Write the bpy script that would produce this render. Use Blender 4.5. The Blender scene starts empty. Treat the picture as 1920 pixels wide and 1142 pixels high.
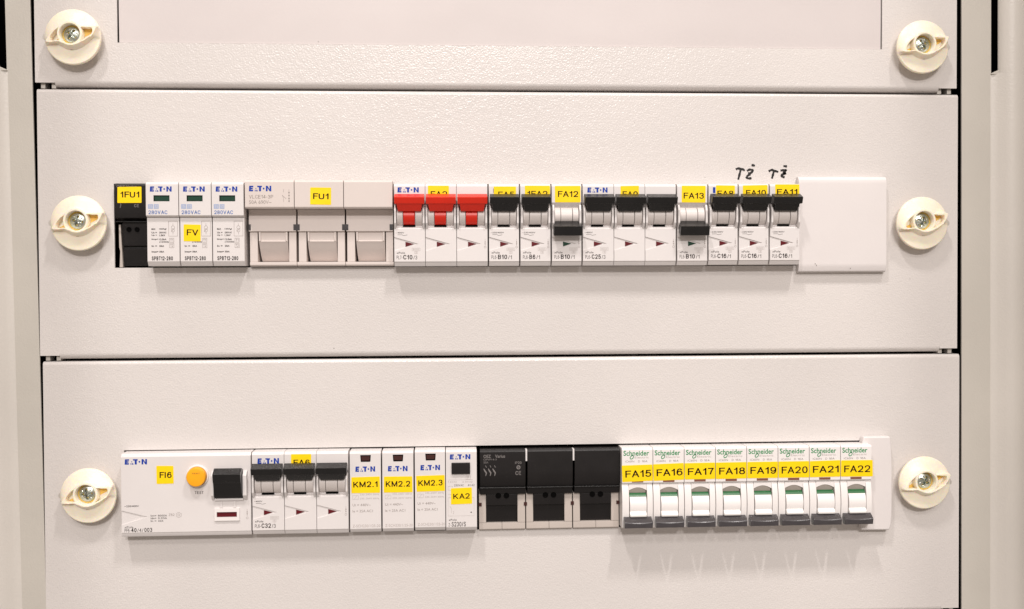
import bpy, bmesh, math, random
from mathutils import Vector, Matrix

random.seed(7)
sc = bpy.context.scene
S = 0.001                       # everything below is written in millimetres
COL = sc.collection

# ------------------------------------------------------------------ camera
F_PX = 1950.0                   # focal length in pixels of the 1920 px wide photograph
CAM = (-33.589, -586.464, -34.703)
YAW, PITCH, ROLL = -0.05787, -0.01851, 0.00456
MCAM = (Matrix.Rotation(YAW, 3, 'Z') @ Matrix.Rotation(PITCH, 3, 'X') @ Matrix.Rotation(ROLL, 3, 'Y'))
cd = bpy.data.cameras.new('camera')
cam = bpy.data.objects.new('camera', cd)
COL.objects.link(cam)
right, fwd, up = MCAM.col[0], MCAM.col[1], MCAM.col[2]
mw = Matrix((right, up, -fwd)).transposed().to_4x4()
mw.translation = Vector(CAM) * S
cam.matrix_world = mw
cd.sensor_width = 36.0
cd.lens = 36.0 * F_PX / 1920.0
cd.clip_start = 0.01
cd.clip_end = 50
sc.camera = cam

# ------------------------------------------------------------------ world and lamps
w = bpy.data.worlds.new('World')
sc.world = w
w.use_nodes = True
bg = w.node_tree.nodes['Background']
bg.inputs['Color'].default_value = (1.0, 0.875, 0.785, 1)
bg.inputs['Strength'].default_value = 0.42

def lamp(name, x, d, z, sx, sd, power, col=(1.0, 0.94, 0.905)):
    l = bpy.data.lights.new(name, 'AREA')
    l.shape = 'RECTANGLE'; l.size = sx * S; l.size_y = sd * S
    l.energy = power; l.color = col
    o = bpy.data.objects.new(name, l); COL.objects.link(o)
    o.location = (x * S, -d * S, z * S)      # an area light shines along its -Z: straight down from the ceiling
    return o

# two rows of ceiling tubes running away from the cabinet, left and right of it
lamp('ceiling_lamp', -480, 960, 1750, 60, 260, 20)
lamp('ceiling_lamp', 500, 960, 1750, 60, 260, 20)
lamp('ceiling_lamp', -420, 2500, 1750, 160, 500, 15)
lamp('ceiling_lamp', 560, 2500, 1750, 160, 500, 15)
lamp('ceiling_lamp', -420, 7000, 3150, 600, 1200, 310)
lamp('ceiling_lamp', 560, 7000, 3150, 600, 1200, 310)

vs = sc.view_settings
vs.view_transform = 'Standard'; vs.look = 'None'; vs.exposure = 0.0; vs.gamma = 1.0
vs.use_curve_mapping = False
sc.cycles.use_denoising = True
sc.cycles.max_bounces = 8
sc.cycles.diffuse_bounces = 5

def at(px, py, d):
    """point of the plane d mm in front of the cover plates that the photograph shows at this pixel"""
    v = MCAM @ Vector(((px - 960) / F_PX, 1.0, -(py - 571) / F_PX))
    t = (-d - CAM[1]) / v.y
    return CAM[0] + t * v.x, CAM[2] + t * v.z

# ------------------------------------------------------------------ materials
def mat(name, col, rough=0.45, spec=0.5, metal=0.0, sss=None, bump=None, mottle=None, coat=0.0, rvar=0.0, sheen=0.0):
    m = bpy.data.materials.new(name); m.use_nodes = True
    nt = m.node_tree; b = nt.nodes['Principled BSDF']
    b.inputs['Base Color'].default_value = (*col, 1)
    b.inputs['Roughness'].default_value = rough
    b.inputs['Specular IOR Level'].default_value = spec
    b.inputs['Metallic'].default_value = metal
    b.inputs['Coat Weight'].default_value = coat
    b.inputs['Sheen Weight'].default_value = sheen
    b.inputs['Sheen Roughness'].default_value = 0.4
    if sss:
        b.inputs['Subsurface Weight'].default_value = sss[0]
        b.inputs['Subsurface Radius'].default_value = sss[1]
        b.inputs['Subsurface Scale'].default_value = sss[2]
    tc = nt.nodes.new('ShaderNodeTexCoord') if (bump or mottle or rvar) else None
    if mottle:
        scale, amt = mottle
        n = nt.nodes.new('ShaderNodeTexNoise'); n.inputs['Scale'].default_value = scale
        n.inputs['Detail'].default_value = 5
        nt.links.new(tc.outputs['Object'], n.inputs['Vector'])
        r = nt.nodes.new('ShaderNodeValToRGB')
        r.color_ramp.elements[0].position = 0.32; r.color_ramp.elements[1].position = 0.7
        r.color_ramp.elements[0].color = (*[c * (1 - amt) for c in col], 1)
        r.color_ramp.elements[1].color = (*[min(1, c * (1 + amt * 0.6)) for c in col], 1)
        nt.links.new(n.outputs['Fac'], r.inputs['Fac'])
        nt.links.new(r.outputs['Color'], b.inputs['Base Color'])
    if rvar:
        n = nt.nodes.new('ShaderNodeTexNoise'); n.inputs['Scale'].default_value = 180
        n.inputs['Detail'].default_value = 4
        nt.links.new(tc.outputs['Object'], n.inputs['Vector'])
        mr = nt.nodes.new('ShaderNodeMapRange')
        mr.inputs['To Min'].default_value = rough - rvar; mr.inputs['To Max'].default_value = rough + rvar
        nt.links.new(n.outputs['Fac'], mr.inputs['Value'])
        nt.links.new(mr.outputs['Result'], b.inputs['Roughness'])
    if bump:
        prev = None
        for (scale, dist, det) in bump:
            n = nt.nodes.new('ShaderNodeTexNoise'); n.inputs['Scale'].default_value = scale
            n.inputs['Detail'].default_value = det; n.inputs['Roughness'].default_value = 0.5
            nt.links.new(tc.outputs['Object'], n.inputs['Vector'])
            bp = nt.nodes.new('ShaderNodeBump')
            bp.inputs['Strength'].default_value = 1.0
            bp.inputs['Distance'].default_value = dist
            nt.links.new(n.outputs['Fac'], bp.inputs['Height'])
            if prev: nt.links.new(prev.outputs['Normal'], bp.inputs['Normal'])
            prev = bp
        nt.links.new(prev.outputs['Normal'], b.inputs['Normal'])
    return m

M = dict(
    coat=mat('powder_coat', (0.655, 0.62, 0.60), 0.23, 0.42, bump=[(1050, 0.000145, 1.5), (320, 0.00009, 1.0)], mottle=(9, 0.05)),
    frame=mat('frame_coat_shaded', (0.545, 0.515, 0.465), 0.4, 0.45, bump=[(900, 0.00008, 1.5), (60, 0.0002, 1.0)], mottle=(14, 0.06)),  # the lip's paint, with the shade on the strips put into its colour
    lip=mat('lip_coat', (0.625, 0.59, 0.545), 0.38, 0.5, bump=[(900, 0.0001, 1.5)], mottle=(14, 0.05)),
    blank=mat('blanking_plastic', (0.62, 0.57, 0.56), 0.4, 0.25, bump=[(900, 0.00002, 2.0), (25, 0.0006, 1.0)], mottle=(12, 0.03)),
    cap=mat('cover_plastic', (0.70, 0.66, 0.65), 0.38, 0.4, bump=[(900, 0.00002, 2.0), (25, 0.0006, 1.0)], mottle=(12, 0.03)),
    dark=mat('dark_interior', (0.002, 0.0018, 0.0018), 0.9, 0.05),
    zinc=mat('zinc_bracket', (0.55, 0.52, 0.48), 0.4, 0.5, metal=0.3),
    white=mat('white_plastic', (0.69, 0.655, 0.645), 0.4, 0.5, bump=[(2600, 0.000012, 2.0)], mottle=(35, 0.025), rvar=0.06),
    bright=mat('bright_white_plastic', (0.79, 0.755, 0.74), 0.36, 0.5, mottle=(35, 0.02), rvar=0.06),
    root=mat('handle_root_white', (0.88, 0.86, 0.84), 0.35, 0.5),
    beige=mat('beige_plastic', (0.645, 0.575, 0.54), 0.45, 0.45, bump=[(2600, 0.000012, 2.0)], mottle=(30, 0.03), rvar=0.06),
    cream=mat('fuse_frame_plastic', (0.48, 0.425, 0.385), 0.45, 0.45, mottle=(40, 0.04)),
    black=mat('black_plastic', (0.0105, 0.009, 0.009), 0.4, 0.3, mottle=(60, 0.2), rvar=0.08),
    toggle=mat('toggle_black', (0.005, 0.0045, 0.0048), 0.3, 0.5, bump=[(1400, 0.00003, 3.0)], mottle=(160, 0.35), rvar=0.1, sheen=0.10),
    slate=mat('toggle_slate', (0.05, 0.045, 0.049), 0.3, 0.6, bump=[(1400, 0.00003, 3.0)], mottle=(150, 0.25), rvar=0.1, sheen=0.22),
    red=mat('toggle_red', (0.72, 0.022, 0.006), 0.36, 0.45, mottle=(80, 0.06), rvar=0.06),
    drum=mat('drum_plastic', (0.64, 0.59, 0.565), 0.4, 0.45, mottle=(60, 0.04)),
    yellow=mat('yellow_label', (0.92, 0.64, 0.0), 0.5, 0.3, bump=[(300, 0.00012, 2.0)], mottle=(50, 0.05)),
    orange=mat('orange_button', (0.92, 0.40, 0.006), 0.35, 0.5, mottle=(90, 0.08)),
    ink=mat('label_ink', (0.022, 0.006, 0.004), 0.6, 0.2),
    print=mat('dark_print', (0.04, 0.03, 0.028), 0.6, 0.2),
    grey=mat('grey_print', (0.30, 0.26, 0.24), 0.6, 0.2),
    pale=mat('pale_print', (0.45, 0.40, 0.38), 0.6, 0.2),
    silver=mat('silver_print', (0.19, 0.175, 0.17), 0.6, 0.2),
    blue=mat('logo_blue', (0.002, 0.038, 0.32), 0.5, 0.3),
    midblue=mat('print_blue', (0.05, 0.14, 0.42), 0.5, 0.3),
    paleblue=mat('print_pale_blue', (0.36, 0.42, 0.58), 0.5, 0.3),
    green=mat('logo_green', (0.01, 0.24, 0.07), 0.5, 0.3),
    flag=mat('indicator_green', (0.003, 0.10, 0.022), 0.35, 0.5),
    dkgreen=mat('window_green', (0.008, 0.045, 0.026), 0.25, 0.5),
    maroon=mat('window_maroon', (0.105, 0.006, 0.010), 0.35, 0.3),
    brown=mat('window_brown', (0.045, 0.012, 0.010), 0.3, 0.5),
    tan=mat('window_tan', (0.20, 0.075, 0.05), 0.35, 0.5),
    marker=mat('marker_ink', (0.012, 0.010, 0.010), 0.45, 0.4),
    knob=mat('cream_knob', (0.91, 0.825, 0.68), 0.36, 0.5, sss=(0.35, (1.0, 0.55, 0.16), 0.003), mottle=(70, 0.04), rvar=0.05),
    amber=mat('knob_amber_glow', (0.86, 0.55, 0.13), 0.45, 0.4, sss=(0.3, (1.0, 0.5, 0.1), 0.003), mottle=(120, 0.08)),  # glow of light through the cream plastic, put into the floor colour
    screw=mat('screw_metal', (0.52, 0.55, 0.50), 0.28, 0.5, metal=1.0, bump=[(900, 0.00006, 3.0)], rvar=0.1),
    speck=mat('dirt_speck', (0.10, 0.08, 0.06), 0.8, 0.2),
)

# ------------------------------------------------------------------ mesh helpers (x right, d out of the wall, z up)
class MB:
    def __init__(s): s.v, s.f = [], []
    def add(s, vs, fs):
        o = len(s.v); s.v += vs; s.f += [[i + o for i in q] for q in fs]; return s
    def box(s, x0, x1, d0, d1, z0, z1):
        return s.prism_x([(d0, z0), (d1, z0), (d1, z1), (d0, z1)], x0, x1)
    def prism_x(s, prof, x0, x1):
        n = len(prof)
        vs = [(x0, d, z) for d, z in prof] + [(x1, d, z) for d, z in prof]
        fs = [[i, (i + 1) % n, n + (i + 1) % n, n + i] for i in range(n)]
        return s.add(vs, fs + [list(range(n))[::-1], list(range(n, 2 * n))])
    def prism_d(s, poly, d0, d1):
        n = len(poly)
        vs = [(x, d0, z) for x, z in poly] + [(x, d1, z) for x, z in poly]
        fs = [[i, (i + 1) % n, n + (i + 1) % n, n + i] for i in range(n)]
        return s.add(vs, fs + [list(range(n))[::-1], list(range(n, 2 * n))])
    def flat(s, poly, d):
        return s.add([(x, d, z) for x, z in poly], [list(range(len(poly)))])
    def rect(s, x0, x1, z0, z1, d):
        return s.flat([(x0, z0), (x1, z0), (x1, z1), (x0, z1)], d)
    def disc(s, cx, cz, rings, n=32):
        """lathe about the depth axis: rings of (radius, d); closed at both ends"""
        vs = []; fs = []
        for r, d in rings:
            vs += [(cx + r * math.cos(2 * math.pi * k / n), d, cz + r * math.sin(2 * math.pi * k / n)) for k in range(n)]
        for j in range(len(rings) - 1):
            for k in range(n):
                fs.append([j * n + k, j * n + (k + 1) % n, (j + 1) * n + (k + 1) % n, (j + 1) * n + k])
        fs += [list(range(n))[::-1], [(len(rings) - 1) * n + k for k in range(n)]]
        return s.add(vs, fs)
    def arc_x(s, x0, x1, cd_, cz, r, a0, a1, n=14, r_in=0.0):
        """part of a drum whose axis runs along x; angles in degrees, 0 = towards the viewer, 90 = up"""
        prof = [(cd_ + r * math.cos(math.radians(a0 + (a1 - a0) * k / n)), cz + r * math.sin(math.radians(a0 + (a1 - a0) * k / n))) for k in range(n + 1)]
        if r_in > 0:
            prof += [(cd_ + r_in * math.cos(math.radians(a1 + (a0 - a1) * k / n)), cz + r_in * math.sin(math.radians(a1 + (a0 - a1) * k / n))) for k in range(n + 1)]
        else:
            prof.append((cd_, cz))
        return s.prism_x(prof, x0, x1)
    def stroke(s, pts, wd, d):
        L, R_ = [], []
        n = len(pts)
        for i in range(n):
            a = pts[max(0, i - 1)]; b = pts[min(n - 1, i + 1)]
            dx, dz = b[0] - a[0], b[1] - a[1]; l = math.hypot(dx, dz) or 1
            ww = wd[i] if isinstance(wd, (list, tuple)) else wd
            nx, nz = -dz / l * ww / 2, dx / l * ww / 2
            L.append((pts[i][0] + nx, d, pts[i][1] + nz)); R_.append((pts[i][0] - nx, d, pts[i][1] - nz))
        return s.add(L + R_, [[i, i + 1, n + i + 1, n + i] for i in range(n - 1)])
    def frame(s, x0, x1, z0, z1, wd, d):
        s.rect(x0, x1, z0, z0 + wd, d); s.rect(x0, x1, z1 - wd, z1, d)
        s.rect(x0, x0 + wd, z0 + wd, z1 - wd, d); return s.rect(x1 - wd, x1, z0 + wd, z1 - wd, d)
    def ring(s, cx, cz, r, wd, d, n=18, a0=0, a1=360):
        pts = [(cx + r * math.cos(math.radians(a0 + (a1 - a0) * k / n)), cz + r * math.sin(math.radians(a0 + (a1 - a0) * k / n))) for k in range(n + 1)]
        return s.stroke(pts, wd, d)
    def text(s, t, x0, x1, z0, z1, d, bold=0.0, rot=0.0, curve=None):
        vs, fs = glyphs(t, bold)
        cx, cz = (x0 + x1) / 2, (z0 + z1) / 2
        c, n = math.cos(rot), math.sin(rot)
        out = []
        for u, v in vs:
            x, z = x0 + u * (x1 - x0) - cx, z0 + v * (z1 - z0) - cz
            out.append((cx + c * x - n * z, d, cz + n * x + c * z))
        return s.add(out, fs)

_gl = {}
_S9 = [(.95, .82), (.75, .97), (.45, 1), (.15, .85), (0, .5), (.05, .18), (.3, .01), (.6, 0), (.92, .12), (1, .32), (.9, .54), (.6, .63), (.25, .58), (.03, .38)]
# plain sans capitals and figures drawn as strokes: width, then polylines ('c' = smoothed)
STROKES = {
    'F': (.60, [[(0, 0), (0, 1)], [(0, 1), (1, 1)], [(0, .53), (.85, .53)]]),
    'E': (.60, [[(0, 0), (0, 1)], [(0, 1), (1, 1)], [(0, .53), (.9, .53)], [(0, 0), (1, 0)]]),
    'L': (.56, [[(0, 0), (0, 1)], [(0, 0), (1, 0)]]),
    'T': (.62, [[(.5, 0), (.5, 1)], [(0, 1), (1, 1)]]),
    'A': (.72, [[(0, 0), (.5, 1)], [(.5, 1), (1, 0)], [(.17, .32), (.83, .32)]]),
    'V': (.70, [[(0, 1), (.5, 0)], [(.5, 0), (1, 1)]]),
    'K': (.68, [[(0, 0), (0, 1)], [(.95, 1), (.02, .36)], [(.32, .58), (1, 0)]]),
    'M': (.82, [[(0, 0), (0, 1)], [(0, 1), (.5, .06)], [(.5, .06), (1, 1)], [(1, 1), (1, 0)]]),
    'N': (.70, [[(0, 0), (0, 1)], [(0, 1), (1, 0)], [(1, 1), (1, 0)]]),
    'Z': (.62, [[(0, 1), (1, 1)], [(1, 1), (0, 0)], [(0, 0), (1, 0)]]),
    'I': (.18, [[(.5, 0), (.5, 1)]]),
    'U': (.66, ['c', [(0, 1), (0, .35), (.12, .07), (.5, 0), (.88, .07), (1, .35), (1, 1)]]),
    'C': (.68, ['c', [(1, .74), (.85, .93), (.5, 1), (.15, .88), (0, .5), (.15, .12), (.5, 0), (.85, .07), (1, .28)]]),
    'S': (.62, ['c', [(.94, .76), (.8, .95), (.5, 1), (.18, .94), (.06, .75), (.2, .58), (.5, .52), (.85, .43), (.98, .26), (.85, .06), (.5, 0), (.15, .06), (0, .26)]]),
    'B': (.62, [[(0, 0), (0, 1)], [(0, 1), (.6, 1), (.9, .92), (.95, .76), (.85, .58), (.55, .53), (0, .53)], [(.55, .53), (.9, .46), (1, .28), (.88, .06), (.55, 0), (0, 0)]]),
    'P': (.62, [[(0, 0), (0, 1)], [(0, 1), (.6, 1), (.9, .92), (1, .73), (.9, .53), (.6, .45), (0, .45)]]),
    'D': (.66, [[(0, 0), (0, 1)], [(0, 1), (.5, 1), (.85, .87), (1, .5), (.85, .13), (.5, 0), (0, 0)]]),
    'W': (.95, [[(0, 1), (.25, 0)], [(.25, 0), (.5, 1)], [(.5, 1), (.75, 0)], [(.75, 0), (1, 1)]]),
    '1': (.36, [[(1, 0), (1, 1)], [(1, 1), (.7, .85), (0, .74)]]),
    '2': (.60, ['c', [(0, .72), (.12, .93), (.5, 1), (.88, .93), (1, .72), (.85, .48), (.4, .22), (0, 0)], [(0, 0), (1, 0)]]),
    '3': (.60, ['c', [(0, .78), (.2, .96), (.5, 1), (.85, .93), (.95, .75), (.8, .57), (.45, .53)], 'c', [(.45, .53), (.85, .47), (1, .27), (.85, .06), (.5, 0), (.15, .06), (0, .24)]]),
    '4': (.62, [[(.75, 0), (.75, 1)], [(.75, 1), (0, .3)], [(0, .3), (1, .3)]]),
    '5': (.60, [[(.92, 1), (.2, 1)], [(.2, 1), (.08, .5)], 'c', [(.08, .5), (.3, .62), (.6, .64), (.9, .52), (1, .32), (.88, .08), (.5, 0), (.15, .05), (0, .22)]]),
    '6': (.60, ['c', _S9]),
    '9': (.60, ['c', [(1 - x, 1 - y) for x, y in _S9]]),
    '7': (.58, [[(0, 1), (1, 1)], 'c', [(1, 1), (.6, .5), (.38, 0)]]),
    '8': (.60, ['c', [(.5, 1), (.85, .93), (.93, .76), (.8, .58), (.5, .53), (.2, .58), (.07, .76), (.15, .93), (.5, 1)], 'c', [(.5, .53), (.87, .46), (1, .27), (.87, .06), (.5, 0), (.13, .06), (0, .27), (.13, .46), (.5, .53)]]),
    '0': (.60, ['c', [(.5, 1), (.85, .9), (1, .5), (.85, .1), (.5, 0), (.15, .1), (0, .5), (.15, .9), (.5, 1)]]),
    '.': (.20, [[(.5, 0), (.5, .03)]]), '-': (.34, [[(0, .4), (1, .4)]]), '/': (.40, [[(0, 0), (1, 1)]]), '=': (.5, [[(0, .35), (1, .35)], [(0, .65), (1, .65)]]), ' ': (.3, []),
}
def curve(pts, n=5):
    out = []
    P = [pts[0]] + pts + [pts[-1]]
    for i in range(1, len(P) - 2):
        p0, p1, p2, p3 = P[i - 1], P[i], P[i + 1], P[i + 2]
        for k in range(n):
            t = k / n
            out.append(tuple(0.5 * (2 * p1[j] + (p2[j] - p0[j]) * t + (2 * p0[j] - 5 * p1[j] + 4 * p2[j] - p3[j]) * t * t + (3 * p1[j] - p0[j] - 3 * p2[j] + p3[j]) * t ** 3) for j in (0, 1)))
    return out + [pts[-1]]

def stroke_text(t, th):
    m = MB(); x = 0.0
    for ch in t:
        wd, items = STROKES[ch]
        smooth = False
        wd = max(wd, th)
        for it in items:
            if it == 'c': smooth = True; continue
            pts = [(x + th / 2 + u * (wd - th), th / 2 + v * (1 - th)) for u, v in it]
            if smooth: pts = curve(pts, 3)
            ext, smooth = (.1 if smooth else .42), False
            if pts[0] != pts[-1]:                       # square ends that close the corners
                for a, b in ((0, 1), (-1, -2)):
                    dx, dy = pts[a][0] - pts[b][0], pts[a][1] - pts[b][1]; l = math.hypot(dx, dy) or 1
                    pts[a] = (pts[a][0] + dx / l * th * ext, pts[a][1] + dy / l * th * ext)
            m.stroke(pts, th, 0)
        x += wd + .14 - (.10 if ch == 'F' else 0.0) - (.05 if ch == 'A' else 0.0)
    xs = [v[0] for v in m.v]; ys = [v[2] for v in m.v]
    x0, x1, y0, y1 = min(xs), max(xs), 0.0, 1.0
    return [((v[0] - x0) / (x1 - x0), v[2]) for v in m.v], m.f

def glyphs(t, bold):
    k = (t, bold)
    if k not in _gl and all(c in STROKES for c in t):
        _gl[k] = stroke_text(t, .115 + 2.7 * bold)
    if k not in _gl:
        cu = bpy.data.curves.new('tmp', 'FONT'); cu.body = t; cu.size = 1; cu.resolution_u = 3
        cu.offset = bold; cu.fill_mode = 'FRONT'
        ob = bpy.data.objects.new('tmp', cu)
        me = bpy.data.meshes.new_from_object(ob)
        vs = [(v.co.x, v.co.y) for v in me.vertices]
        fs = [list(p.vertices) for p in me.polygons]
        x0 = min(v[0] for v in vs); x1 = max(v[0] for v in vs)
        y0 = min(v[1] for v in vs); y1 = max(v[1] for v in vs)
        _gl[k] = ([((x - x0) / (x1 - x0), (y - y0) / max(1e-6, y1 - y0)) for x, y in vs], fs)
        bpy.data.objects.remove(ob); bpy.data.curves.remove(cu); bpy.data.meshes.remove(me)
    return _gl[k]

def build(name, mb, m, parent=None, bevel=0.0, seg=2, smooth=True, label=None, warp=None, angle=32):
    bm = bmesh.new()
    vv = []
    for x, d, z in mb.v:
        if warp: x, d, z = warp(x, d, z)
        vv.append(bm.verts.new((x, -d, z)))
    for q in mb.f:
        try: bm.faces.new([vv[i] for i in q])
        except ValueError: pass
    bmesh.ops.recalc_face_normals(bm, faces=bm.faces[:])
    if bevel:
        es = [e for e in bm.edges if len(e.link_faces) == 2 and e.calc_face_angle(0) > math.radians(24)]
        bmesh.ops.bevel(bm, geom=es, offset=bevel, segments=seg, affect='EDGES', profile=0.5, clamp_overlap=True)
    bmesh.ops.scale(bm, vec=(S, S, S), verts=bm.verts[:])
    me = bpy.data.meshes.new(name); bm.to_mesh(me); bm.free()
    me.materials.append(M[m])
    if smooth:
        for p in me.polygons: p.use_smooth = True
        me.set_sharp_from_angle(angle=math.radians(angle))
    o = bpy.data.objects.new(name, me); COL.objects.link(o)
    if smooth and bevel:
        wn = o.modifiers.new('weighted_normals', 'WEIGHTED_NORMAL'); wn.keep_sharp = True; wn.weight = 60
    if parent: o.parent = parent
    if label: o['label'] = label
    return o

def thing(name, label, cat, x, z, group=None, rot=0.0):
    o = bpy.data.objects.new(name, None); COL.objects.link(o)
    o.empty_display_size = 0.01
    o.location = (x * S, 0, z * S); o.rotation_euler = (0, -rot, 0)
    o['label'] = label; o['category'] = cat
    if group: o['group'] = group
    return o

def tag(o, label, cat, group=None):
    o['label'] = label; o['category'] = cat
    if group: o['group'] = group
    return o

# ------------------------------------------------------------------ cabinet, frame and cover plates
WID = 259.43
cab = thing('cabinet_frame', 'light beige metal cabinet frame around the three cover plates', 'cabinet', 0, 0)
mb = MB()
mb.box(-330, 330, -92, -90, -330, 330)
mb.box(-330, -329, -90, -1, -330, 330); mb.box(329, 330, -90, -1, -330, 330)
mb.box(-329, 329, -90, -1, 329, 330); mb.box(-329, 329, -90, -1, -330, -329)
build('back_box', mb, 'dark', cab, smooth=False)

for side in (-1, 1):                     # unseen side walls, added to shade the outer edges of the covers
    mb = MB(); mb.box(side * 310, side * 306, 4, 280, -700, 700); build('shade_wall', mb, 'frame', cab, bevel=0.8)

def edge(px_top, px_bot):
    a = at(px_top, 0, 0); b = at(px_bot, 1142, 0)
    return lambda z: a[0] + (b[0] - a[0]) * (z - a[1]) / (b[1] - a[1])

eL, eR = edge(56.5, 87.0), edge(1803.2, 1803.2)
# flat strips beside the covers, in three lengths that meet at the joints of the covers
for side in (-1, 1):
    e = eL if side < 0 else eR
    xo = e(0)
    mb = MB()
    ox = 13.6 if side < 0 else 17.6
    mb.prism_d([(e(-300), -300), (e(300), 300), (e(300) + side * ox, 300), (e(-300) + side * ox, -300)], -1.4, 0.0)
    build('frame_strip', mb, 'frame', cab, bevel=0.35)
    # raised outer lip, rounded where it leaves the strip; a slot is cut along its foot at the top
    slot = at(7, 131, 0)[1] if side < 0 else at(1868, 138, 0)[1]
    def lip(z0, z1, start):
        o0 = 13.2 if side < 0 else 17.2
        prof = []
        pts = [(-6.0, o0 - 0.2), (0.05, o0 - 0.2), (0.3, o0 + 1.6), (1.6, o0 + 4.0), (3.6, o0 + 6.6), (5.0, o0 + 9.2), (5.6, o0 + 12.0), (5.4, o0 + 15.5), (4.4, o0 + 19), (2.5, o0 + 24), (1.5, o0 + 60), (-6, o0 + 60)]
        if start:
            pts = [(0.3, o0 + 4.0), (1.4, o0 + 4.0)] + pts[4:]
        m2 = MB()
        n = len(pts)
        vs = [(e(z0) + side * o, d, z0) for d, o in pts] + [(e(z1) + side * o, d, z1) for d, o in pts]
        fs = [[i, (i + 1) % n, n + (i + 1) % n, n + i] for i in range(n)]
        m2.add(vs, fs + [list(range(n)), list(range(n, 2 * n))])
        return m2
    build('frame_lip', lip(-300, slot, False), 'lip', cab, bevel=0.0, angle=50)
    build('frame_lip', lip(slot + 0.02, 300, True), 'lip', cab, bevel=0.0, angle=50)
    mb = MB()                              # burr left at the closed end of the slot
    o0 = 13.0 if side < 0 else 17.0
    mb.prism_d([(e(slot) + side * o0, slot - 0.6), (e(slot) + side * (o0 + 4.4), slot - 0.6), (e(slot) + side * (o0 + 4.4), slot + 1.9), (e(slot) + side * (o0 + 2.6), slot + 1.1), (e(slot) + side * o0, slot - 0.1)], -3, 1.2)
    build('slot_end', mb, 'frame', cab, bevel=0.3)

def cover(label, z0, z1, xo, win, corner=10.5):
    """sheet-metal cover: flat front with a cut-out, rolled top and bottom edges, flat corners at the bottom"""
    x0, x1 = -WID + xo, WID + xo
    root = thing('cover_plate', label, 'cover plate', xo, z0, 'sheet metal cover plates of the cabinet')
    X0, X1, H = -WID, WID, z1 - z0
    wx0, wx1, wz0, wz1 = win[0] - xo, win[1] - xo, win[2] - z0, win[3] - z0
    T = 1.3
    mb = MB()
    rt, rb = 1.9, 3.0
    zt, zb = H - rt, rb
    xs = [X0, wx0, wx1, X1]; zs = [zb, wz0, wz1, zt]
    vs = [(x, 0, z) for z in zs for x in xs]
    fs = [[j * 4 + i, j * 4 + i + 1, j * 4 + i + 5, j * 4 + i + 4] for j in range(3) for i in range(3) if not (i == 1 and j == 1)]
    mb.add(vs, fs)
    hole = [(wx0, wz0), (wx1, wz0), (wx1, wz1), (wx0, wz1)]
    mb.add([(x, 0, z) for x, z in hole] + [(x, -T, z) for x, z in hole], [[i, (i + 1) % 4, 4 + (i + 1) % 4, 4 + i] for i in range(4)])
    n = 7
    top = [(-rt + rt * math.cos(math.pi / 2 * k / n), zt + rt * math.sin(math.pi / 2 * k / n)) for k in range(n + 1)] + [(-9, H)]
    bot = [(-rb + rb * math.cos(math.pi / 2 * k / n), zb - rb * math.sin(math.pi / 2 * k / n)) for k in range(n + 1)] + [(-10, 0)]
    for prof, a, b in ((top, X0, X1), (bot, X0 + corner, X1 - corner)):
        m_ = len(prof)
        mb.add([(a, d, z) for d, z in prof] + [(b, d, z) for d, z in prof], [[i, i + 1, m_ + i + 1, m_ + i] for i in range(m_ - 1)])
    for a, b in ((X0, X0 + corner - 0.02), (X1 - corner + 0.02, X1)):      # flat corners with their sheet edge
        mb.add([(a, 0, zb), (b, 0, zb), (b, 0, 1.9), (a, 0, 1.9), (a, -T, 1.9), (b, -T, 1.9), (b, -T, zb), (a, -T, zb)], [[0, 1, 2, 3], [2, 3, 4, 5], [1, 2, 5, 6]])
    for x in (X0, X1):                                                    # sheet edge at both sides
        mb.add([(x, 0, 1.9), (x, -T, 1.9), (x, -T, zt), (x, 0, zt)], [[0, 1, 2, 3]])
    build('sheet', mb, 'coat', root, angle=30)
    # small latch tabs that show in the corner reliefs
    for sg in (-1, 1):
        for a, b in ((2.2, 4.6), (8.0, 10.4)):
            t = MB()
            p, q = (X0 + a, X0 + b) if sg < 0 else (X1 - b, X1 - a)
            t.box(p, q, -9, -2.2, -1.0, 3.4)
            build('latch_tab', t, 'zinc', root, bevel=0.2)
    return root

zAw = (at(220, 77, 0)[1] + at(1653, 95, 0)[1]) / 2
xAw0, xAw1 = at(219.5, 40, 0)[0], at(1654, 50, 0)[0]
covA = cover('topmost cover plate, filled by a wide smooth blank plate', 75.8, 224.4, -1.5, (xAw0, xAw1, zAw, 195))
covB = cover('middle cover plate carrying the row with red toggles and handwriting', -74.3, 74.3, -0.7, (-219.3, 215.9, -24.1, 22.3))
covC = cover('lowest cover plate carrying the row of black fuse holders', -225.6, -75.7, 0.7, (-215.4, 214.5, -173.0, -125.2))

mb = MB()
mb.prism_x([(-2.2, zAw + 0.15), (-0.75, zAw + 0.15), (-0.5, zAw + 20), (-0.5, 180), (-2.2, 180)], xAw0 + 0.75, xAw1 - 0.5)
tag(build('blank_plate', mb, 'blank', None, bevel=0.25), 'wide smooth pinkish blank plate in the opening of the topmost cover', 'blank plate')

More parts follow.
